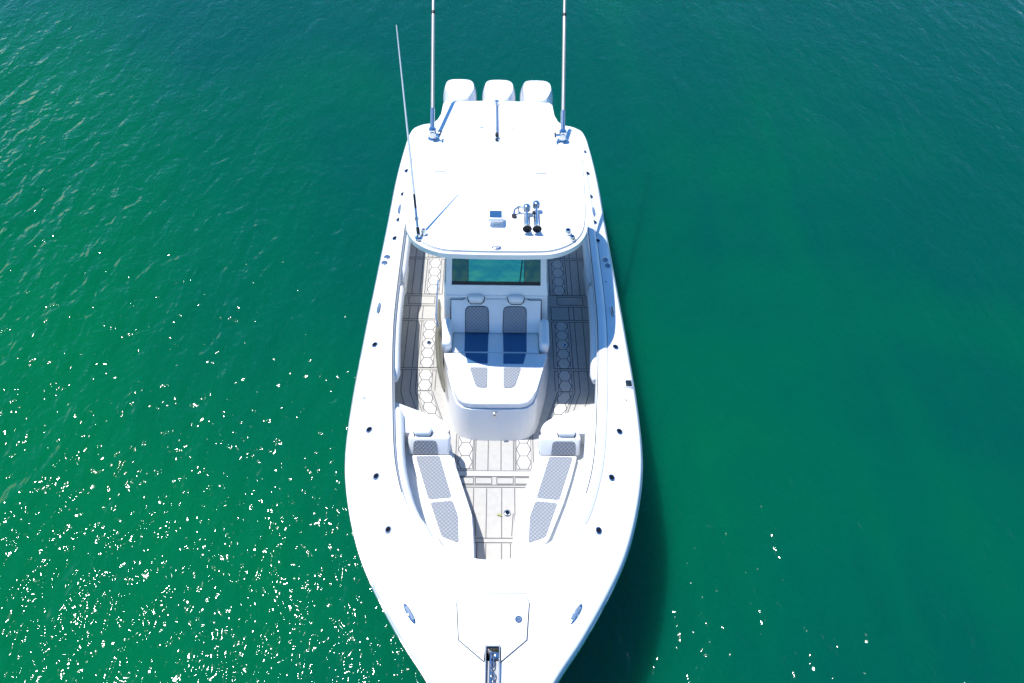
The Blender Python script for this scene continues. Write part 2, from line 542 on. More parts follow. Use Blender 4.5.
for s in (-1, 1):
    # side decks
    segs = [(6.03, 6.38), (6.42, 7.28), (7.32, 7.58), (7.82, 8.58), (8.62, 10.6)]
    for (a0, a1) in segs:
        x0, x1 = (.845, 1.03)
        if a1-a0 > .3:
            hexstrip(*sorted((s*x0, s*x1)), a0, a1)
        ln((s*1.06, a0), (s*1.06, a1)); ln((s*1.13, a0), (s*1.13, a1)); ln((s*1.25, a0), (s*1.25, a1))
        ln((s*.80, a0), (s*.80, a1))
    for yy in (6.38, 6.42, 7.28, 7.32, 7.58, 7.82, 8.58, 8.62):
        ln((s*.80, yy), (s*1.36, yy))
    rect_lines(*( (s*.9, 7.62, s*1.28, 7.78) if s > 0 else (-1.28, 7.62, -.9, 7.78)))
    # hex strip that follows the flare of the seat box
    hexstrip(*sorted((s*.60, s*.785)), 5.30, 6.01, s*.345)
    ln((s*.585, 5.3), (s*.83, 6.02)); ln((s*.81, 5.3), (s*1.06, 6.02)); ln((s*.84, 5.2), (s*1.13, 6.02)); ln((s*1.0, 5.2), (s*1.25, 6.02))
    ln((s*.56, 5.0), (s*.56, 5.3))
    # bow
    hexstrip(*sorted((s*.268, s*.455)), 4.835, 5.40)
    ln((s*.235, 4.82), (s*.235, 5.40)); ln((s*.08, 4.82), (s*.08, 5.40)); ln((s*.255, 4.82), (s*.255, 5.40))
    ln((s*.48, 4.82), (s*.48, 5.40))
    rect_lines(*((.03, 4.63, .23, 4.72) if s > 0 else (-.23, 4.63, -.03, 4.72)))
    rect_lines(*((.25, 4.63, .42, 4.72) if s > 0 else (-.42, 4.63, -.25, 4.72)))
    ln((s*.235, 3.95), (s*.245, 4.22)); ln((s*.245, 4.22), (s*.245, 4.57)); ln((s*.205, 3.95), (s*.225, 4.24))
    ln((s*.09, 3.93), (s*.09, 4.57)); ln((s*.09, 3.3), (s*.09, 3.86)); ln((s*.19, 3.3), (s*.19, 3.86))
for yy in (4.735, 4.81, 4.585, 4.615, 3.925, 3.87):
    ln((-.5, yy), (.5, yy))
sheet(bm, [(-.46, 4.74), (.46, 4.74), (.46, 4.805), (-.46, 4.805)], Z1, 1)
floor = build("cockpit_floor", bm, ['plank', 'tile', 'groove'], boat, 0)

def drain(x, y, z, r=.035, parent=None, name="deck_drain"):
    bm = bmesh.new()
    lathe(bm, [(r, 0), (r, .008), (r*.8, .014), (r*.55, .014), (r*.5, .004), (0, .004)], (x, y, z), mis=[0, 0, 0, 1, 1])
    return build(name, bm, ['steel', 'hole'], parent or boat)
drain(.155, 4.24, Z2, .04)
drain(.965, 6.83, Z2+.002, .03)
drain(-.93, 6.86, Z2+.002, .03)

# ---- coaming bolsters along the cockpit sides
for s in (-1, 1):
    for y0, y1 in ((5.75, 7.45), (7.52, 10.3)):
        bm = bmesh.new()
        ys = np.linspace(y0, y1, 16)
        xs = [np.interp(y, [p[1] for p in inner_path(0)], [p[0] for p in inner_path(0)]) for y in ys]
        rr = [.03] + [.062]*14 + [.03]
        tube(bm, [(s*(x-.005), y, zd(y)-.13) for x, y in zip(xs, ys)], rr, 14, flat=1.7)
        build("coaming_bolster", bm, 'vinyl', boat, 60)
    # grey recess panel below the bolster
    bm = bmesh.new()
    box(bm, (s*1.325, 7.9, .82), (.05, .55, .22), .02)
    build("side_locker_door", bm, 'gel', boat)

# ---- bow seats
def inner_x(y):
    p = inner_path(0); return float(np.interp(y, [q[1] for q in p], [q[0] for q in p]))
for s in (-1, 1):
    bm = bmesh.new()
    # moulded base, seat height .88, higher step behind the backrest
    outer = [(inner_x(y)+.035, y) for y in (4.98, 4.7, 4.4, 4.1, 3.9, 3.7, 3.6)]
    inner = [(.19, 3.33), (.20, 3.62), (.235, 4.01), (.41, 4.53), (.50, 4.80), (.52, 4.98)]
    prism(bm, [(s*x, y) for x, y in outer + [(.45, 3.42)] + inner], FL-.01, .885, .015)
    seat = build("bow_seat", bm, 'gel', boat)
    bm = bmesh.new()
    st = [(inner_x(5.42)+.03, 5.42), (inner_x(4.97)+.03, 4.975), (.535, 4.975), (.555, 5.07), (.63, 5.16)]
    prism(bm, rounded([(s*x, y) for x, y in st], [.01, .01, .03, .05, .06]), FL-.01, 1.135, .03)
    build("backrest_base", bm, 'gel', seat)
    # seat cushion
    bm = bmesh.new()
    cush = [(.975, 4.77), (.88, 4.45), (.785, 4.17), (.70, 3.96), (.60, 3.72), (.50, 3.60), (.36, 3.50), (.205, 3.46), (.225, 3.75), (.25, 4.01), (.42, 4.53), (.505, 4.775)]
    prism(bm, rounded([(s*x, y) for x, y in cush], .03, 3), .887, .965, .022)
    cu = build("seat_cushion", bm, 'vinyl', seat)
    for pts in ([(.925, 4.755), (.645, 4.76), (.475, 4.21), (.735, 4.185)], [(.715, 4.15), (.465, 4.175), (.395, 3.98), (.375, 3.66), (.565, 3.735)]):
        bm = bmesh.new()
        prism(bm, rounded([(s*x, y) for x, y in pts], .03, 3), .955, .9695, .004, 1)
        q = build("quilted_panel", bm, 'quilt', seat)
        set_uv(q, lambda c: (c.x*2.6, c.y*2.6))
    # side bolster between cushion and coaming
    bm = bmesh.new()
    ys = np.linspace(3.52, 5.30, 18)
    tube(bm, [(s*(inner_x(y)-.02), y, zd(y)-.14) for y in ys], [.03] + [.075]*16 + [.03], 14, flat=1.6)
    build("side_bolster", bm, 'vinyl', seat, 60)
    # backrest, leaning aft
    rt = Matrix.Rotation(rad(-28), 3, 'X')
    bm = bmesh.new()
    xc = .765
    box(bm, (s*xc, 4.885, 1.03), (.49, .13, .25), .035, 3, rt)
    bk = build("backrest", bm, 'vinyl', seat)
    bm = bmesh.new()
    c = Vector((s*(xc+.045), 4.885, 1.03)) + rt @ Vector((0, -.066, -.01))
    pw, ph = .29, .18
    face = rounded([(-pw/2, -ph/2), (pw/2, -ph/2), (pw/2*.92, ph/2), (-pw/2*.92, ph/2)], [.005, .005, .05, .05])
    lo = [bm.verts.new(c + rt @ Vector((x, .004, y))) for x, y in face]
    hi = [bm.verts.new(c + rt @ Vector((x, -.006, y))) for x, y in face]
    bm.faces.new(hi)
    for i in range(len(lo)): bm.faces.new((lo[i], lo[(i+1) % len(lo)], hi[(i+1) % len(lo)], hi[i]))
    q = build("quilted_backrest_panel", bm, 'quilt', seat)
    set_uv(q, lambda c: (c.x*2.6, c.z*2.6))
    bm = bmesh.new()
    box(bm, (s*(xc+.075), 4.965, 1.185), (.205, .13, .085), .038, 4, Matrix.Rotation(rad(-15), 3, 'X'))
    build("headrest", bm, 'vinyl', seat, 60)
    bm = bmesh.new()
    tube(bm, [(s*(xc+.075)+dx, yy, zz) for dx, yy, zz in ((-.105, 4.945, 1.185), (-.095, 4.90, 1.155), (-.06, 4.885, 1.140), (.06, 4.885, 1.140), (.095, 4.90, 1.155), (.105, 4.945, 1.185))], .007, 6)
    build("headrest_piping", bm, 'piping', seat)
    bm = bmesh.new()
    tube(bm, [(s*.535, 4.985, 1.16), (s*.53, 4.90, 1.07), (s*.525, 4.80, .975), (s*.66, 4.795, .972), (s*.95, 4.785, .972)], .006, 6)
    build("backrest_piping", bm, 'piping', seat)

# ------------------------------------------------------------------ console with lounge seat
bm = bmesh.new()
half = [(0, 6.72), (.70, 6.72), (.735, 6.95), (.755, 7.5), (.76, 7.95), (.72, 8.02), (0, 8.02)]
halft = [(0, 6.80), (.655, 6.80), (.675, 6.97), (.685, 7.5), (.68, 7.95), (.65, 8.0), (0, 8.0)]
def ztop(x, y): return 1.66
prism(bm, mirror(half), FL-.01, ztop, .035, 3, top=mirror(halft))
console = build("console", bm, 'gel', boat)
# sloped dash brow between backrest and windscreen
bm = bmesh.new()
box(bm, (0, 6.79, 1.635), (1.29, .14, .06), .025, 3, Matrix.Rotation(rad(25), 3, 'X'))
build("dash_brow", bm, 'gel', console)

# windscreen: raked frame and tinted pane
RK = rad(24)
wb, wt = Vector((0, 6.785, 1.70)), Vector((0, 6.785+.94*math.tan(RK), 2.64))
def wp(x, t, off=0.0):
    p = wb.lerp(wt, t); n = Vector((0, -math.cos(RK), math.sin(RK)))
    return (x, p.y + n.y*off, p.z + n.z*off)
bm = bmesh.new()
def wbar(x0, t0, x1, t1, wd, th=.05):
    a_, b_ = wp(x0, t0), wp(x1, t1)
    tube(bm, [a_, b_], wd, 4)
def wquad(pts, o0, o1):
    lo = [bm.verts.new(wp(x, t, o0)) for x, t in pts]; hi = [bm.verts.new(wp(x, t, o1)) for x, t in pts]
    bm.faces.new(lo[::-1]); bm.faces.new(hi)
    for i in range(len(lo)): bm.faces.new((lo[i], lo[(i+1) % len(lo)], hi[(i+1) % len(lo)], hi[i]))
wquad([(-.66, -.06), (.66, -.06), (.64, .065), (-.64, .065)], -.05, .028)
wquad([(-.64, .065), (-.565, .065), (-.535, 1.0), (-.60, 1.0)], -.05, .026)
wquad([(.64, .065), (.565, .065), (.535, 1.0), (.60, 1.0)], -.05, .026)
wquad([(-.535, .93), (.535, .93), (.535, 1.0), (-.535, 1.0)], -.05, .024)
build("windscreen_frame", bm, 'gel', console)
bm = bmesh.new()
wquad([(-.352, .067), (.352, .067), (.345, .928), (-.345, .928)], -.012, .004)
build("windscreen", bm, 'glass', console, 0)
for s in (-1, 1):
    bm = bmesh.new()
    wquad([(s*.562, .067), (s*.358, .067), (s*.351, .928), (s*.537, .928)], -.012, .003)
    build("wing_pane", bm, 'wingglass', console, 0)
    bm = bmesh.new()
    wquad([(s*.3585, .06), (s*.3515, .06), (s*.3445, .93), (s*.3515, .93)], -.02, .0055)
    build("pane_seal", bm, 'black', console, 0)
bm = bmesh.new()
wquad([(-.566, .060), (.566, .060), (.563, .105), (-.563, .105)], .0, .0085)
build("lower_seal", bm, 'black', console, 0)
bm = bmesh.new()
tube(bm, [wp(.30, .10, .03), wp(.33, .45, .028), wp(.335, .85, .024)], .006, 6)
build("wiper_arm", bm, 'black', console)
bm = bmesh.new()
box(bm, (0, 7.35, 1.80), (1.1, .5, .16), .03, 2, Matrix.Rotation(rad(12), 3, 'X'))
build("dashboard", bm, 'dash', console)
bm = bmesh.new()
tube(bm, [(.1, 7.75, 1.62), (.1, 7.85, 1.70)], .02, 8)
bm2 = bm
cW = Vector((.1, 7.87, 1.72))
ring = [cW + Vector((.19*math.cos(t), .07*math.sin(t), .17*math.sin(t))) for t in np.linspace(0, 2*math.pi, 25)]
tube(bm, ring, .013, 8, cap=False)
build("steering_wheel", bm, 'steel', console)
# side windows and pillars
for s in (-1, 1):
    bm = bmesh.new()
    pts = [(s*.655, 6.86, 1.74), (s*.665, 7.9, 1.74), (s*.62, 7.9, 2.58), (s*.595, 7.19, 2.58)]
    v = [bm.verts.new(p) for p in pts]; v2 = [bm.verts.new((p[0]-s*.012, p[1], p[2])) for p in pts]
    bm.faces.new(v); bm.faces.new(v2[::-1])
    for i in range(4): bm.faces.new((v[i], v[(i+1) % 4], v2[(i+1) % 4], v2[i]))
    build("side_window", bm, 'sideglass', console, 0)
    bm = bmesh.new()
    tube(bm, [(s*.668, 7.95, 1.70), (s*.66, 8.0, 2.1), (s*.62, 8.05, 2.62)], .038, 10)
    build("hardtop_pillar", bm, 'gel', console)
    # glossy panel along the console side, sunlit floor's reflection painted as tan
    if s < 0:
        bm = bmesh.new()
        ys = np.linspace(5.78, 7.36, 20)
        pa = [(s*float(np.interp(y, [5.78, 6.1, 6.6, 7.36], [.645, .715, .765, .80])), y, .88) for y in ys]
        rr = [.012] + [.028 + .026*math.sin(math.pi*min(1, (k/18.0)*1.2)) for k in range(18)] + [.015]
        tube(bm, pa, rr, 12, flat=3.2)
        o = build("side_panel", bm, 'tan', console, 60)
        tag(o, "glossy side panel with warm floor reflection painted in")
        bm = bmesh.new()
        tube(bm, [(s*.80, 7.45, 1.2), (s*.80, 7.3, 1.22), (s*.79, 6.75, 1.22), (s*.76, 6.62, 1.16)], .012, 8)
        build("grab_rail", bm, 'steel', console)

# lounge seat moulding in front of the console
S = 1.13
lounge_base_lo = mirror([(0, 5.245), (.30, 5.25), (.42, 5.285), (.51, 5.37), (.56, 5.50), (.66, 5.90), (.72, 6.3), (.735, 6.62), (0, 6.62)])
lounge_base_hi = mirror([(0, 5.375), (.30, 5.38), (.40, 5.405), (.475, 5.47), (.52, 5.60), (.605, 5.95), (.665, 6.3), (.68, 6.62), (0, 6.62)])
bm = bmesh.new()
prism(bm, lounge_base_lo, FL-.01, 1.035, .0, 3, top=lounge_base_hi)
lounge = build("lounge_seat", bm, 'gel', boat, 50)
bm = bmesh.new()
o = mirror([(0, 5.395), (.30, 5.40), (.395, 5.425), (.465, 5.49), (.51, 5.61), (.60, 5.95), (.655, 6.15), (.665, 6.205), (0, 6.205)])
ol = [(x*.985, 5.8+(y-5.8)*.985) for x, y in o]
prism(bm, ol, 1.028, 1.045, 0)
build("lid_gasket", bm, 'piping', lounge, 0)
bm = bmesh.new()
prism(bm, o, 1.045, lambda x, y: S + .012*math.exp(-((y-5.9)/.4)**2), .04, 4)
build("front_cushion", bm, 'vinyl', lounge, 50)
bm = bmesh.new()
o = mirror([(0, 6.215), (.56, 6.215), (.56, 6.62), (0, 6.62)])
prism(bm, o, 1.0, S, .025, 3)
build("rear_cushion", bm, 'vinyl', lounge, 50)
for s in (-1, 1):
    bm = bmesh.new()
    prism(bm, [(s*.10, 6.225), (s*.40, 6.225), (s*.405, 6.55), (s*.095, 6.55)], 1.10, S+.0045, .003, 1)
    build("seat_insert", bm, 'navy', lounge, 0)
    bm = bmesh.new()
    prism(bm, [(s*.10, 6.02), (s*.352, 6.02), (s*.392, 6.19), (s*.10, 6.19)], 1.10, S+.0165, .003, 1)
    build("seat_insert", bm, 'navy', lounge, 0)
    bm = bmesh.new()
    prism(bm, rounded([(s*.10, 5.955), (s*.325, 5.955), (s*.235, 5.64), (s*.10, 5.64)], [.01, .02, .06, .02]), 1.10, S+.0165, .003, 1)
    q = build("quilted_seat_panel", bm, 'quilt', lounge, 0)
    set_uv(q, lambda c: (c.x*2.6, c.y*2.6))
    # arm rest
    bm = bmesh.new()
    rt = Matrix.Rotation(rad(10), 3, 'X')
    box(bm, (s*.625, 6.44, 1.20), (.125, .42, .24), .05, 4, rt)
    build("arm_rest", bm, 'vinyl', lounge, 60)
# backrest
tl = math.atan2(.19, .46)
rt = Matrix.Rotation(-tl, 3, 'X')
bm = bmesh.new()
c0 = Vector((0, 6.66, 1.36))
box(bm, c0, (1.19, .10, .50), .03, 3, rt)
build("lounge_backrest", bm, 'vinyl', lounge, 60)
for s in (-1, 1):
    bm = bmesh.new()
    c = c0 + rt @ Vector((s*.245, -.051, -.045)); pw, ph = .30, .37
    face = rounded([(-pw/2, -ph/2), (pw/2, -ph/2), (pw/2*.96, ph/2), (-pw/2*.96, ph/2)], [.005, .005, .07, .07])
    lo = [bm.verts.new(c + rt @ Vector((x, .004, y))) for x, y in face]
    hi = [bm.verts.new(c + rt @ Vector((x, -.006, y))) for x, y in face]
    bm.faces.new(hi)
    for i in range(len(lo)): bm.faces.new((lo[i], lo[(i+1) % len(lo)], hi[(i+1) % len(lo)], hi[i]))
    q = build("quilted_backrest_panel", bm, 'quilt', lounge)
    set_uv(q, lambda c: (c.x*2.6, c.z*2.6))
    bm = bmesh.new()
    pp = [c + rt @ Vector((x*1.015, -.004, y*1.01)) for x, y in face]
    tube(bm, pp + [pp[0]], .005, 6, cap=False)
    build("backrest_piping", bm, 'piping', lounge)
    bm = bmesh.new()
    hc = c0 + rt @ Vector((s*.255, -.02, .255))
    box(bm, hc, (.215, .15, .11), .045, 4, rt)
    build("headrest", bm, 'vinyl', lounge, 60)
    bm = bmesh.new()
    tube(bm, [hc + rt @ Vector((dx, dy, dz)) for dx, dy, dz in ((-.108, -.03, .02), (-.10, -.07, -.03), (-.065, -.074, -.062), (.065, -.074, -.062), (.10, -.07, -.03), (.108, -.03, .02))], .0065, 6)
    build("headrest_piping", bm, 'piping', lounge)
    bm = bmesh.new()
    tube(bm, [c0 + rt @ Vector((s*dx, dy, dz)) for dx, dy, dz in ((.40, -.045, .25), (.43, -.05, .235), (.58, -.048, .235), (.585, -.05, .1), (.588, -.05, -.12))], .006, 6)
    build("backrest_piping", bm, 'piping', lounge)
bm = bmesh.new()
box(bm, (0, 6.565, S+.002), (1.02, .016, .014), .004, 1)
build("seat_crease", bm, 'piping', lounge)
bm = bmesh.new()
box(bm, (0, 5.355, .99), (.05, .03, .05), .008, 2)
lathe(bm, [(.014, 0), (.014, .02), (0, .022)], (0, 5.345, .95), (0, -1, .2), 10)
build("lid_latch", bm, 'steel', lounge)

# helm seats behind the console
bm = bmesh.new()
box(bm, (0, 8.75, .85), (1.25, .6, .6), .05)
helm = build("leaning_post", bm, 'gel', boat)
for k in (-1, 0, 1):
    bm = bmesh.new()
    box(bm, (k*.40, 8.70, 1.22), (.37, .45, .14), .05, 3)
    box(bm, (k*.40, 8.95, 1.52), (.37, .12, .52), .05, 3, Matrix.Rotation(rad(-8), 3, 'X'))
    build("helm_chair", bm, 'vinyl', helm, 60)

# ------------------------------------------------------------------ hardtop
bm = bmesh.new()
half = [(0, 6.335), (.50, 6.345), (.70, 6.38), (.88, 6.48), (1.0, 6.62), (1.07, 6.82), (1.11, 7.2), (1.135, 7.9), (1.14, 8.45), (1.12, 8.68), (1.04, 8.85), (.94, 8.92), (.85, 8.96), (.795, 9.05), (.785, 9.2), (.775, 9.48), (.73, 9.54), (0, 9.56)]
hpts = [tuple(p) for p in smooth_curve(half[:13], 3)] + half[13:]
prism(bm, mirror(hpts), 2.635, 2.705, .03, 4, both=True)
# crown: inset top raised slightly
inner = [(x*.962, 7.8+(y-7.8)*.966) for x, y in hpts]
prism(bm, mirror(inner), 2.695, 2.722, .022, 3)
top = build("hardtop", bm, 'gel', boat, 40)
bm = bmesh.new()
rim = [(x*.968, 7.8+(y-7.8)*.974) for x, y in hpts if y < 8.75]
rim = [(-x, y) for x, y in reversed(rim) if x > 1e-4] + rim
ribbon(bm, rim, .008, 2.7085)
build("rim_groove", bm, 'seam', top, 0)
TZ = 2.722
# faint hatch marks on the top
bm = bmesh.new()
for x, y, L_ in ((-.72, 7.85, .14), (.55, 7.85, .14), (-.22, 8.85, .05), (.20, 8.85, .05)):
    bm = bmesh.new()
    box(bm, (x, y, TZ+.004), (L_, .016, .008), .002, 1)
    build("pad_eye", bm, 'alu', top)

# deck light, small fittings
def fitting(name, x, y, z, r, h, mats, parent, mis=None):
    bm = bmesh.new()
    lathe(bm, [(r, 0), (r, h*.6), (r*.75, h), (r*.4, h), (r*.35, h*.7), (0, h*.7)], (x, y, z), n=16, mis=mis or [0, 0, 0, 1, 1])
    return build(name, bm, mats, parent)
bm = bmesh.new()
lathe(bm, [(.045, 0), (.045, .012), (.03, .02), (0, .022)], (0, 6.43, TZ), sx=1.2, sy=.8, mis=[0, 0, 1])
build("forward_light", bm, ['steel', 'seam'], top)
fitting("gooseneck", .83, 6.70, TZ, .04, .06, ['steel', 'hole'], top)
fitting("gooseneck", .875, 6.60, TZ, .035, .05, ['steel', 'hole'], top)
fitting("gooseneck", -.845, 6.66, TZ, .035, .07, ['alu', 'seam'], top)

# camera / searchlight on a short stalk
bm = bmesh.new()
lathe(bm, [(.055, 0), (.05, .02), (.028, .035), (.026, .07), (0, .07)], (-.015, 6.89, TZ), n=16)
rt = Matrix.Rotation(rad(12), 3, 'X')
box(bm, (-.015, 6.885, TZ+.095), (.18, .15, .07), .022, 3, rt)
sp = build("search_light", bm, 'gel', top)
bm = bmesh.new()
c = Vector((-.015, 6.885, TZ+.095)) + rt @ Vector((0, 0, .036))
box(bm, c, (.14, .10, .008), .003, 1, rt)
build("light_lens", bm, 'lens', top)

# twin trumpet horns
def horn(x, L_):
    bm = bmesh.new()
    y0 = 6.68; z = TZ+.075
    prof = [(.052, 0), (.055, .006), (.050, .012), (.036, .035), (.024, .08), (.017, .15), (.0145, L_-.04), (.0145, L_)]
    lathe(bm, prof, (x, y0, z), (0, 1, .04), 18, mis=[1, 1, 0, 0, 0, 0, 0])
    lathe(bm, [(.052, 0), (.042, .012), (.0, .06)], (x, y0, z), (0, 1, .04), 18, mi=1)
    lathe(bm, [(0, L_), (.045, L_), (.05, L_+.012), (.05, L_+.045), (.045, L_+.06), (0, L_+.062)], (x, y0, z), (0, 1, .04), 18, mis=[0, 0, 0, 2, 0])
    for yy in (y0+.06, y0+L_-.05):
        tube(bm, [(x, yy, TZ), (x, yy, z)], .009, 8)
    box(bm, (x, y0+.2, TZ+.005), (.06, .34, .010), .003, 1)
    return build("trumpet_horn", bm, ['steel', 'black', 'brass'], top)
horn(.353, .34); horn(.468, .40)
bm = bmesh.new()
tube(bm, [(.20, 7.0, TZ+.012), (.21, 7.05, TZ+.06), (.26, 7.08, TZ+.085), (.32, 7.06, TZ+.08)], .012, 8)
tube(bm, [(.26, 7.08, TZ), (.26, 7.08, TZ+.085)], .014, 8)
build("horn_bracket", bm, ['steel', 'black'], top)
bm = bmesh.new()
lathe(bm, [(.022, 0), (.022, .05), (.0, .05)], (.42, 7.0, TZ+.06), (1, 0, 0), 12, mi=1)
build("horn_valve", bm, ['steel', 'black'], top)
bm = bmesh.new()
lathe(bm, [(.03, 0), (.03, .03), (.0, .03)], (.205, 6.99, TZ), (0, 0, 1), 12, mi=1)
build("horn_hose_fitting", bm, ['steel', 'black'], top)

# folded stern light lying on its cradle
bm = bmesh.new()
lathe(bm, [(.04, 0), (.035, .03), (.03, .05), (0, .062)], (-.02, 9.44, TZ), n=14)
tube(bm, [(-.02, 9.42, TZ+.045), (-.01, 8.62, TZ+.05)], .011, 8, mi=1)
lathe(bm, [(.024, 0), (.024, .05), (0, .055)], (-.01, 8.64, TZ+.05), (0, -1, 0), 12, mi=2)
box(bm, (-.01, 8.55, TZ+.02), (.05, .03, .04), .006, 1, mi=2)
tube(bm, [(-.015, 8.80, TZ), (-.015, 8.80, TZ+.05)], .010, 8, mi=2)
build("folded_stern_light", bm, ['steel', 'steelblue', 'black'], top)

# outriggers
for s, dx in ((-1, -.175), (1, .08)):
    B = Vector((s*.86, 8.58, TZ))
    bm = bmesh.new()
    lathe(bm, [(.068, 0), (.068, .012), (.045, .03), (.038, .09), (.05, .10), (.05, .15), (.03, .17), (0, .17)], B, n=18, mis=[0, 0, 0, 1, 0, 0, 0])
    tube(bm, [B + Vector((s*-.02, -.02, .10)), B + Vector((s*-.10, -.03, .10))], .016, 8)
    tube(bm, [B + Vector((s*-.10, -.07, .10)), B + Vector((s*-.10, .02, .10))], .012, 8, mi=1)
    og = build("outrigger", bm, ['steel', 'black'], top)
    d = Vector((s*.021, 1.0, .60)).normalized()
    A = B + Vector((0, .0, .13))
    bm = bmesh.new()
    tube(bm, [A - d*.05, A + d*.30], .030, 12, mi=0)
    tube(bm, [A + d*.30, A + d*1.68], .024, 12, mi=1)
    tube(bm, [A + d*1.68, A + d*1.72], .029, 12, mi=2)
    tube(bm, [A + d*1.72, A + d*3.6], .020, 12, mi=1)
    tube(bm, [A + d*3.6, A + d*5.6], [.016, .010], 12, mi=1)
    build("outrigger_pole", bm, ['steel', 'pole', 'black'], top)

# whip antenna
B = Vector((-.90, 6.59, TZ)); T = Vector((-1.10, 7.86, 4.62)); d = (T-B).normalized()
bm = bmesh.new()
lathe(bm, [(.045, 0), (.045, .012), (.025, .03), (.022, .06), (0, .065)], B, n=14)
tube(bm, [B + Vector((0, 0, .04)), B + d*.10 + Vector((0, 0, .03))], .020, 10, mi=1)
tube(bm, [B + d*.10 + Vector((0, 0, .03)), B + d*.34], .015, 10, mi=0)
tube(bm, [B + d*.20, B + d*.24], .021, 10, mi=1)
tube(bm, [B + d*.34, B + d*.50], .014, 10, mi=1)
tube(bm, [B + d*.50, T], [.013, .006], 10, mi=2)
build("antenna", bm, ['steel', 'black', 'fibre'], top)

# ------------------------------------------------------------------ deck hardware
def on_deck(x, y, rotz, kind):
    bm = bmesh.new()
    z = zd(y) + .009
    if kind == 'rod':
        lathe(bm, [(.036, 0), (.036, .008), (.031, .014), (.024, .014), (.022, .006), (0, .006)], (x, y, z), n=20, sx=1.0, sy=1.28, rotz=rotz, mis=[0, 0, 0, 1, 1])
        return build("rod_holder", bm, ['steel', 'hole'], boat)
    if kind == 'cleat':
        lathe(bm, [(.020, 0), (.021, .006), (.015, .014), (0, .016)], (x, y, z), n=24, sx=1.25, sy=5.4, rotz=rotz, mi=0)
        r_ = Matrix.Rotation(rotz, 3, 'Z')
        box(bm, Vector((x, y, z+.016)) + r_ @ Vector((0, 0, .004)), (.026, .15, .012), .004, 1, r_, mi=1)
        return build("pop_up_cleat", bm, ['steel', 'steelblue'], boat)
    if kind == 'fill':
        lathe(bm, [(.016, 0), (.016, .005), (.010, .008), (0, .008)], (x, y, z), n=14, mis=[0, 0, 1])
        return build("deck_fill", bm, ['steel', 'seam'], boat)
def slope(y):
    ys = [c[1] for c in CO]; xs = [c[0] for c in CO]
    a_ = np.interp(y-.1, ys, xs); b_ = np.interp(y+.1, ys, xs)
    return math.atan2(-(b_-a_), .2)
rods = [(1.445, 10.57), (1.455, 9.97), (1.46, 9.37), (1.47, 8.75), (1.485, 8.32), (1.53, 6.21), (1.435, 4.87), (1.28, 4.235), (1.08, 3.585)]
for s in (-1, 1):
    for x, y in rods: on_deck(s*x, y, s*slope(y) + s*.5, 'rod')
    for x, y in ((1.48, 9.0), (1.555, 6.86)): on_deck(s*x, y, s*slope(y), 'cleat')
    on_deck(s*.785, 2.70, s*slope(2.70), 'cleat')
    on_deck(s*1.56, 5.345, 0, 'fill'); on_deck(s*1.52, 7.45, 0, 'fill')
    # paired fuel / pump-out caps
    bm = bmesh.new()
    for dx, dy in ((-.03, .07), (.03, -.05)):
        lathe(bm, [(.045, 0), (.045, .008), (.036, .012), (.034, .006), (.0, .006)], (s*(1.565+dx*.4), 7.83+dy, zd(7.8)+.01), n=20, mis=[0, 0, 1, 1])
        box(bm, (s*(1.565+dx*.4), 7.83+dy, zd(7.8)+.018), (.05, .014, .010), .002, 1)
    build("filler_cap", bm, ['steel', 'steelblue'], boat)
# side light with its recess on the starboard-looking side
bm = bmesh.new()
box(bm, (1.605, 5.63, zd(5.6)+.012), (.13, .17, .02), .009, 2)
nl = build("side_light", bm, 'gel', boat)
bm = bmesh.new()
box(bm, (1.625, 5.60, zd(5.6)+.027), (.075, .09, .02), .008, 2)
build("light_lens", bm, 'screen', nl)
bm = bmesh.new()
tube(bm, [(1.54, 5.71, zd(5.6)+.02), (1.54, 5.555, zd(5.6)+.02)], .004, 6)
build("light_bezel", bm, 'steel', nl)

# anchor locker hatch
hz = lambda off: (lambda x, y: zd(y) + .010 + off)
def hatch_pts(k):
    return [(.34+k, 2.80), (.31+k, 2.45), (.075, 2.255-k), (.075, 2.40), (-.075, 2.40), (-.075, 2.255-k), (-.31-k, 2.45), (-.34-k, 2.80), (-.31, 2.895+k), (.31, 2.895+k)]
bm = bmesh.new()
sheet(bm, hatch_pts(.010), lambda x, y: zd(y)+.018)
build("hatch_gasket", bm, 'piping', deck, 0)
bm = bmesh.new()
prism(bm, rounded(hatch_pts(0), .008, 2), lambda x, y: zd(y)+.008, lambda x, y: zd(y)+.030, .006, 2)
hatch = build("anchor_hatch", bm, 'nonskid', deck)
bm = bmesh.new()
lathe(bm, [(.034, 0), (.034, .006), (.026, .010), (.022, .004), (0, .004)], (.24, 2.64, zd(2.64)+.03), n=18, mis=[0, 0, 1, 1])
box(bm, (.235, 2.64, zd(2.64)+.038), (.03, .012, .008), .002, 1)
build("hatch_latch", bm, ['steel', 'steelblue'], deck)
for s in (-1, 1):
    bm = bmesh.new()
    box(bm, (s*.28, 2.86, zd(2.86)+.034), (.05, .03, .012), .004, 1)
    build("hatch_hinge", bm, 'gel', deck)

# bow roller channel
bm = bmesh.new()
bz = zd(2.0)
prism(bm, [(-.068, 2.392), (-.068, 1.12), (.068, 1.12), (.068, 2.392)], lambda x, y: zd(y)-.02, lambda x, y: zd(y)+.016, 0, mi=1)
for s in (-1, 1):
    box(bm, (s*.062, 1.76, bz+.028), (.010, 1.26, .05), .003, 1)
box(bm, (0, 2.385, bz+.01), (.13, .014, .05), .003, 1, mi=1)
lathe(bm, [(.0, -.05), (.035, -.05), (.022, 0), (.035, .05), (0, .05)], (0, 1.16, bz+.035), (1, 0, 0), 14, mi=1)
build("bow_roller", bm, ['steel', 'grey'], boat)

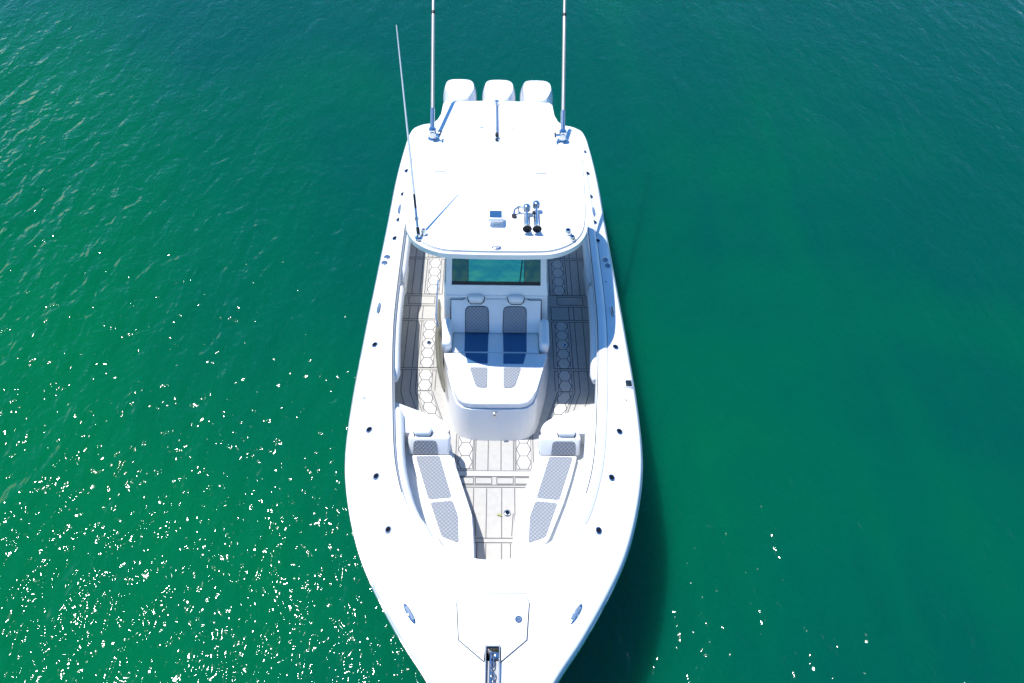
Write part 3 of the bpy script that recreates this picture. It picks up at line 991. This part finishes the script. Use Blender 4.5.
# ------------------------------------------------------------------ outboard engines
def cowl_section(t):
    pass
def engine(x):
    bm = bmesh.new()
    box(bm, (x, 12.20, .62), (.22, .30, .80), .04, 2)                    # mounting and midsection
    box(bm, (x, 12.42, .20), (.17, .34, 1.5), .05, 2)
    e = build("outboard_engine", bm, 'cowl', boat)
    # cowl lofted from rounded sections, widest low, dished top
    bm = bmesh.new()
    secs = [(.80, .20, .30, 12.20), (.89, .265, .36, 12.16), (1.08, .298, .375, 12.14), (1.22, .295, .36, 12.12), (1.34, .272, .335, 12.10), (1.395, .250, .31, 12.095), (1.42, .215, .275, 12.09), (1.43, .12, .16, 12.08)]
    ringsv = []
    n = 28
    for z, hx, hy, yc in secs:
        r = []
        for k in range(n):
            t = 2*math.pi*k/n
            cx_ = math.copysign(abs(math.cos(t))**.45, math.cos(t)); sy_ = math.copysign(abs(math.sin(t))**.62, math.sin(t))
            wx = hx*(1 - (.10 + .30*(z > 1.3))*max(0, -sy_))
            r.append(bm.verts.new((x + wx*cx_, yc + hy*sy_, z - .05*max(0, -sy_)*(z > 1.3) - .02*(abs(cx_)**3)*(z > 1.4))))
        ringsv.append(r)
    for i in range(len(ringsv)-1):
        for k in range(n):
            bm.faces.new((ringsv[i][k], ringsv[i][(k+1) % n], ringsv[i+1][(k+1) % n], ringsv[i+1][k]))
    bm.faces.new(ringsv[0][::-1]); bm.faces.new(ringsv[-1])
    cw = build("cowl", bm, 'cowl', e, 50)
    # slanted steel-blue side stripes that follow the cowl's flank
    def flank(y, z):
        zz = [q[0] for q in secs]
        hx, hy, yc = (float(np.interp(z, zz, [q[i] for q in secs])) for i in (1, 2, 3))
        v = max(-1, min(1, (y-yc)/hy)); sy_ = v
        st = math.copysign(abs(v)**(1/.62), v)
        return hx*(1 - (.10 + .30*(z > 1.3))*max(0, -sy_))*max(0, 1-st*st)**(.225)
    for s in (-1, 1):
        bm = bmesh.new(); rows_ = []
        for k in range(9):
            u = k/8
            y, z = 12.00 + .31*u, .96 + .33*u
            rows_.append([bm.verts.new((x + s*(flank(y+dy, z)+dd), y+dy, z)) for dy, dd in ((-.028, .001), (-.024, .006), (.024, .006), (.028, .001))])
        for k in range(8):
            for j in range(3): bm.faces.new((rows_[k][j], rows_[k+1][j], rows_[k+1][j+1], rows_[k][j+1]))
        build("cowl_stripe", bm, 'steelblue', e, 40)
    bm = bmesh.new()
    z, hx, hy, yc = .98, .277, .378, 12.15
    pts = []
    for k in range(40):
        t = 2*math.pi*k/40
        sy_ = math.copysign(abs(math.sin(t))**.62, math.sin(t)); cx_ = math.copysign(abs(math.cos(t))**.45, math.cos(t))
        pts.append((x + hx*1.005*(1 - .10*max(0, -sy_))*cx_, yc + hy*1.003*sy_, z))
    tube(bm, pts + [pts[0]], .006, 6, cap=False)
    build("cowl_seam", bm, 'seam', e, 60)
    return e
for x in (-.685, 0.015, .69):
    engine(x)
# tie bar fittings between the engines
for x in (-.335, .35):
    bm = bmesh.new()
    tube(bm, [(x-.09, 11.98, 1.02), (x+.09, 11.98, 1.02)], .018, 8)
    box(bm, (x, 11.98, 1.03), (.07, .06, .06), .012, 2)
    build("engine_tie_bar", bm, 'alu', boat)

# ------------------------------------------------------------------ loose things
bm = bmesh.new()
def link_ring(c, rz, tilt):
    R_ = Matrix.Rotation(rz, 3, 'Z') @ Matrix.Rotation(tilt, 3, 'Y')
    pts = [Vector(c) + R_ @ Vector((.016*math.cos(t), .028*math.sin(t), 0)) for t in np.linspace(0, 2*math.pi, 13)]
    tube(bm, pts, .006, 6, cap=False)
for k in range(22):
    link_ring((.012*math.sin(k*1.7), 2.30-k*.044, zd(2.2-k*.04)+.05), .1*math.sin(k), rad(80) if k % 2 else rad(10))
tube(bm, [(-.015, 2.33, zd(2.3)+.04), (-.02, 1.9, zd(1.9)+.055), (-.02, 1.3, zd(1.3)+.055)], .012, 8)
lathe(bm, [(.03, 0), (.03, .02), (.015, .03), (0, .03)], (.03, 2.30, zd(2.3)+.025), n=12)
ch = build("anchor_chain", bm, 'steel', None)
tag(ch, "shiny steel anchor chain lying in the slot at the bow tip", "chain")

bm = bmesh.new()
for i, (x, y, a) in enumerate(((.055, 4.22, .5), (.075, 4.205, -.3))):
    d = Vector((math.cos(a), math.sin(a))); nrm = Vector((-d.y, d.x))
    P = []
    for t, wd in ((-.03, 0), (-.012, .007), (.008, .006), (.03, 0)):
        P.append((x+d.x*t, y+d.y*t, wd))
    v = [bm.verts.new((P[0][0], P[0][1], Z2+.004))]
    up_ = [bm.verts.new((px+nrm.x*wd, py+nrm.y*wd, Z2+.010)) for px, py, wd in P[1:3]]
    dn_ = [bm.verts.new((px-nrm.x*wd, py-nrm.y*wd, Z2+.010)) for px, py, wd in P[1:3]]
    e_ = bm.verts.new((P[3][0], P[3][1], Z2+.006))
    bm.faces.new((v[0], dn_[0], dn_[1], e_, up_[1], up_[0]))
lf = build("leaf", bm, 'gold', None, 0)
tag(lf, "tiny yellow leaf scrap lying on the bow floor beside the drain", "leaf")
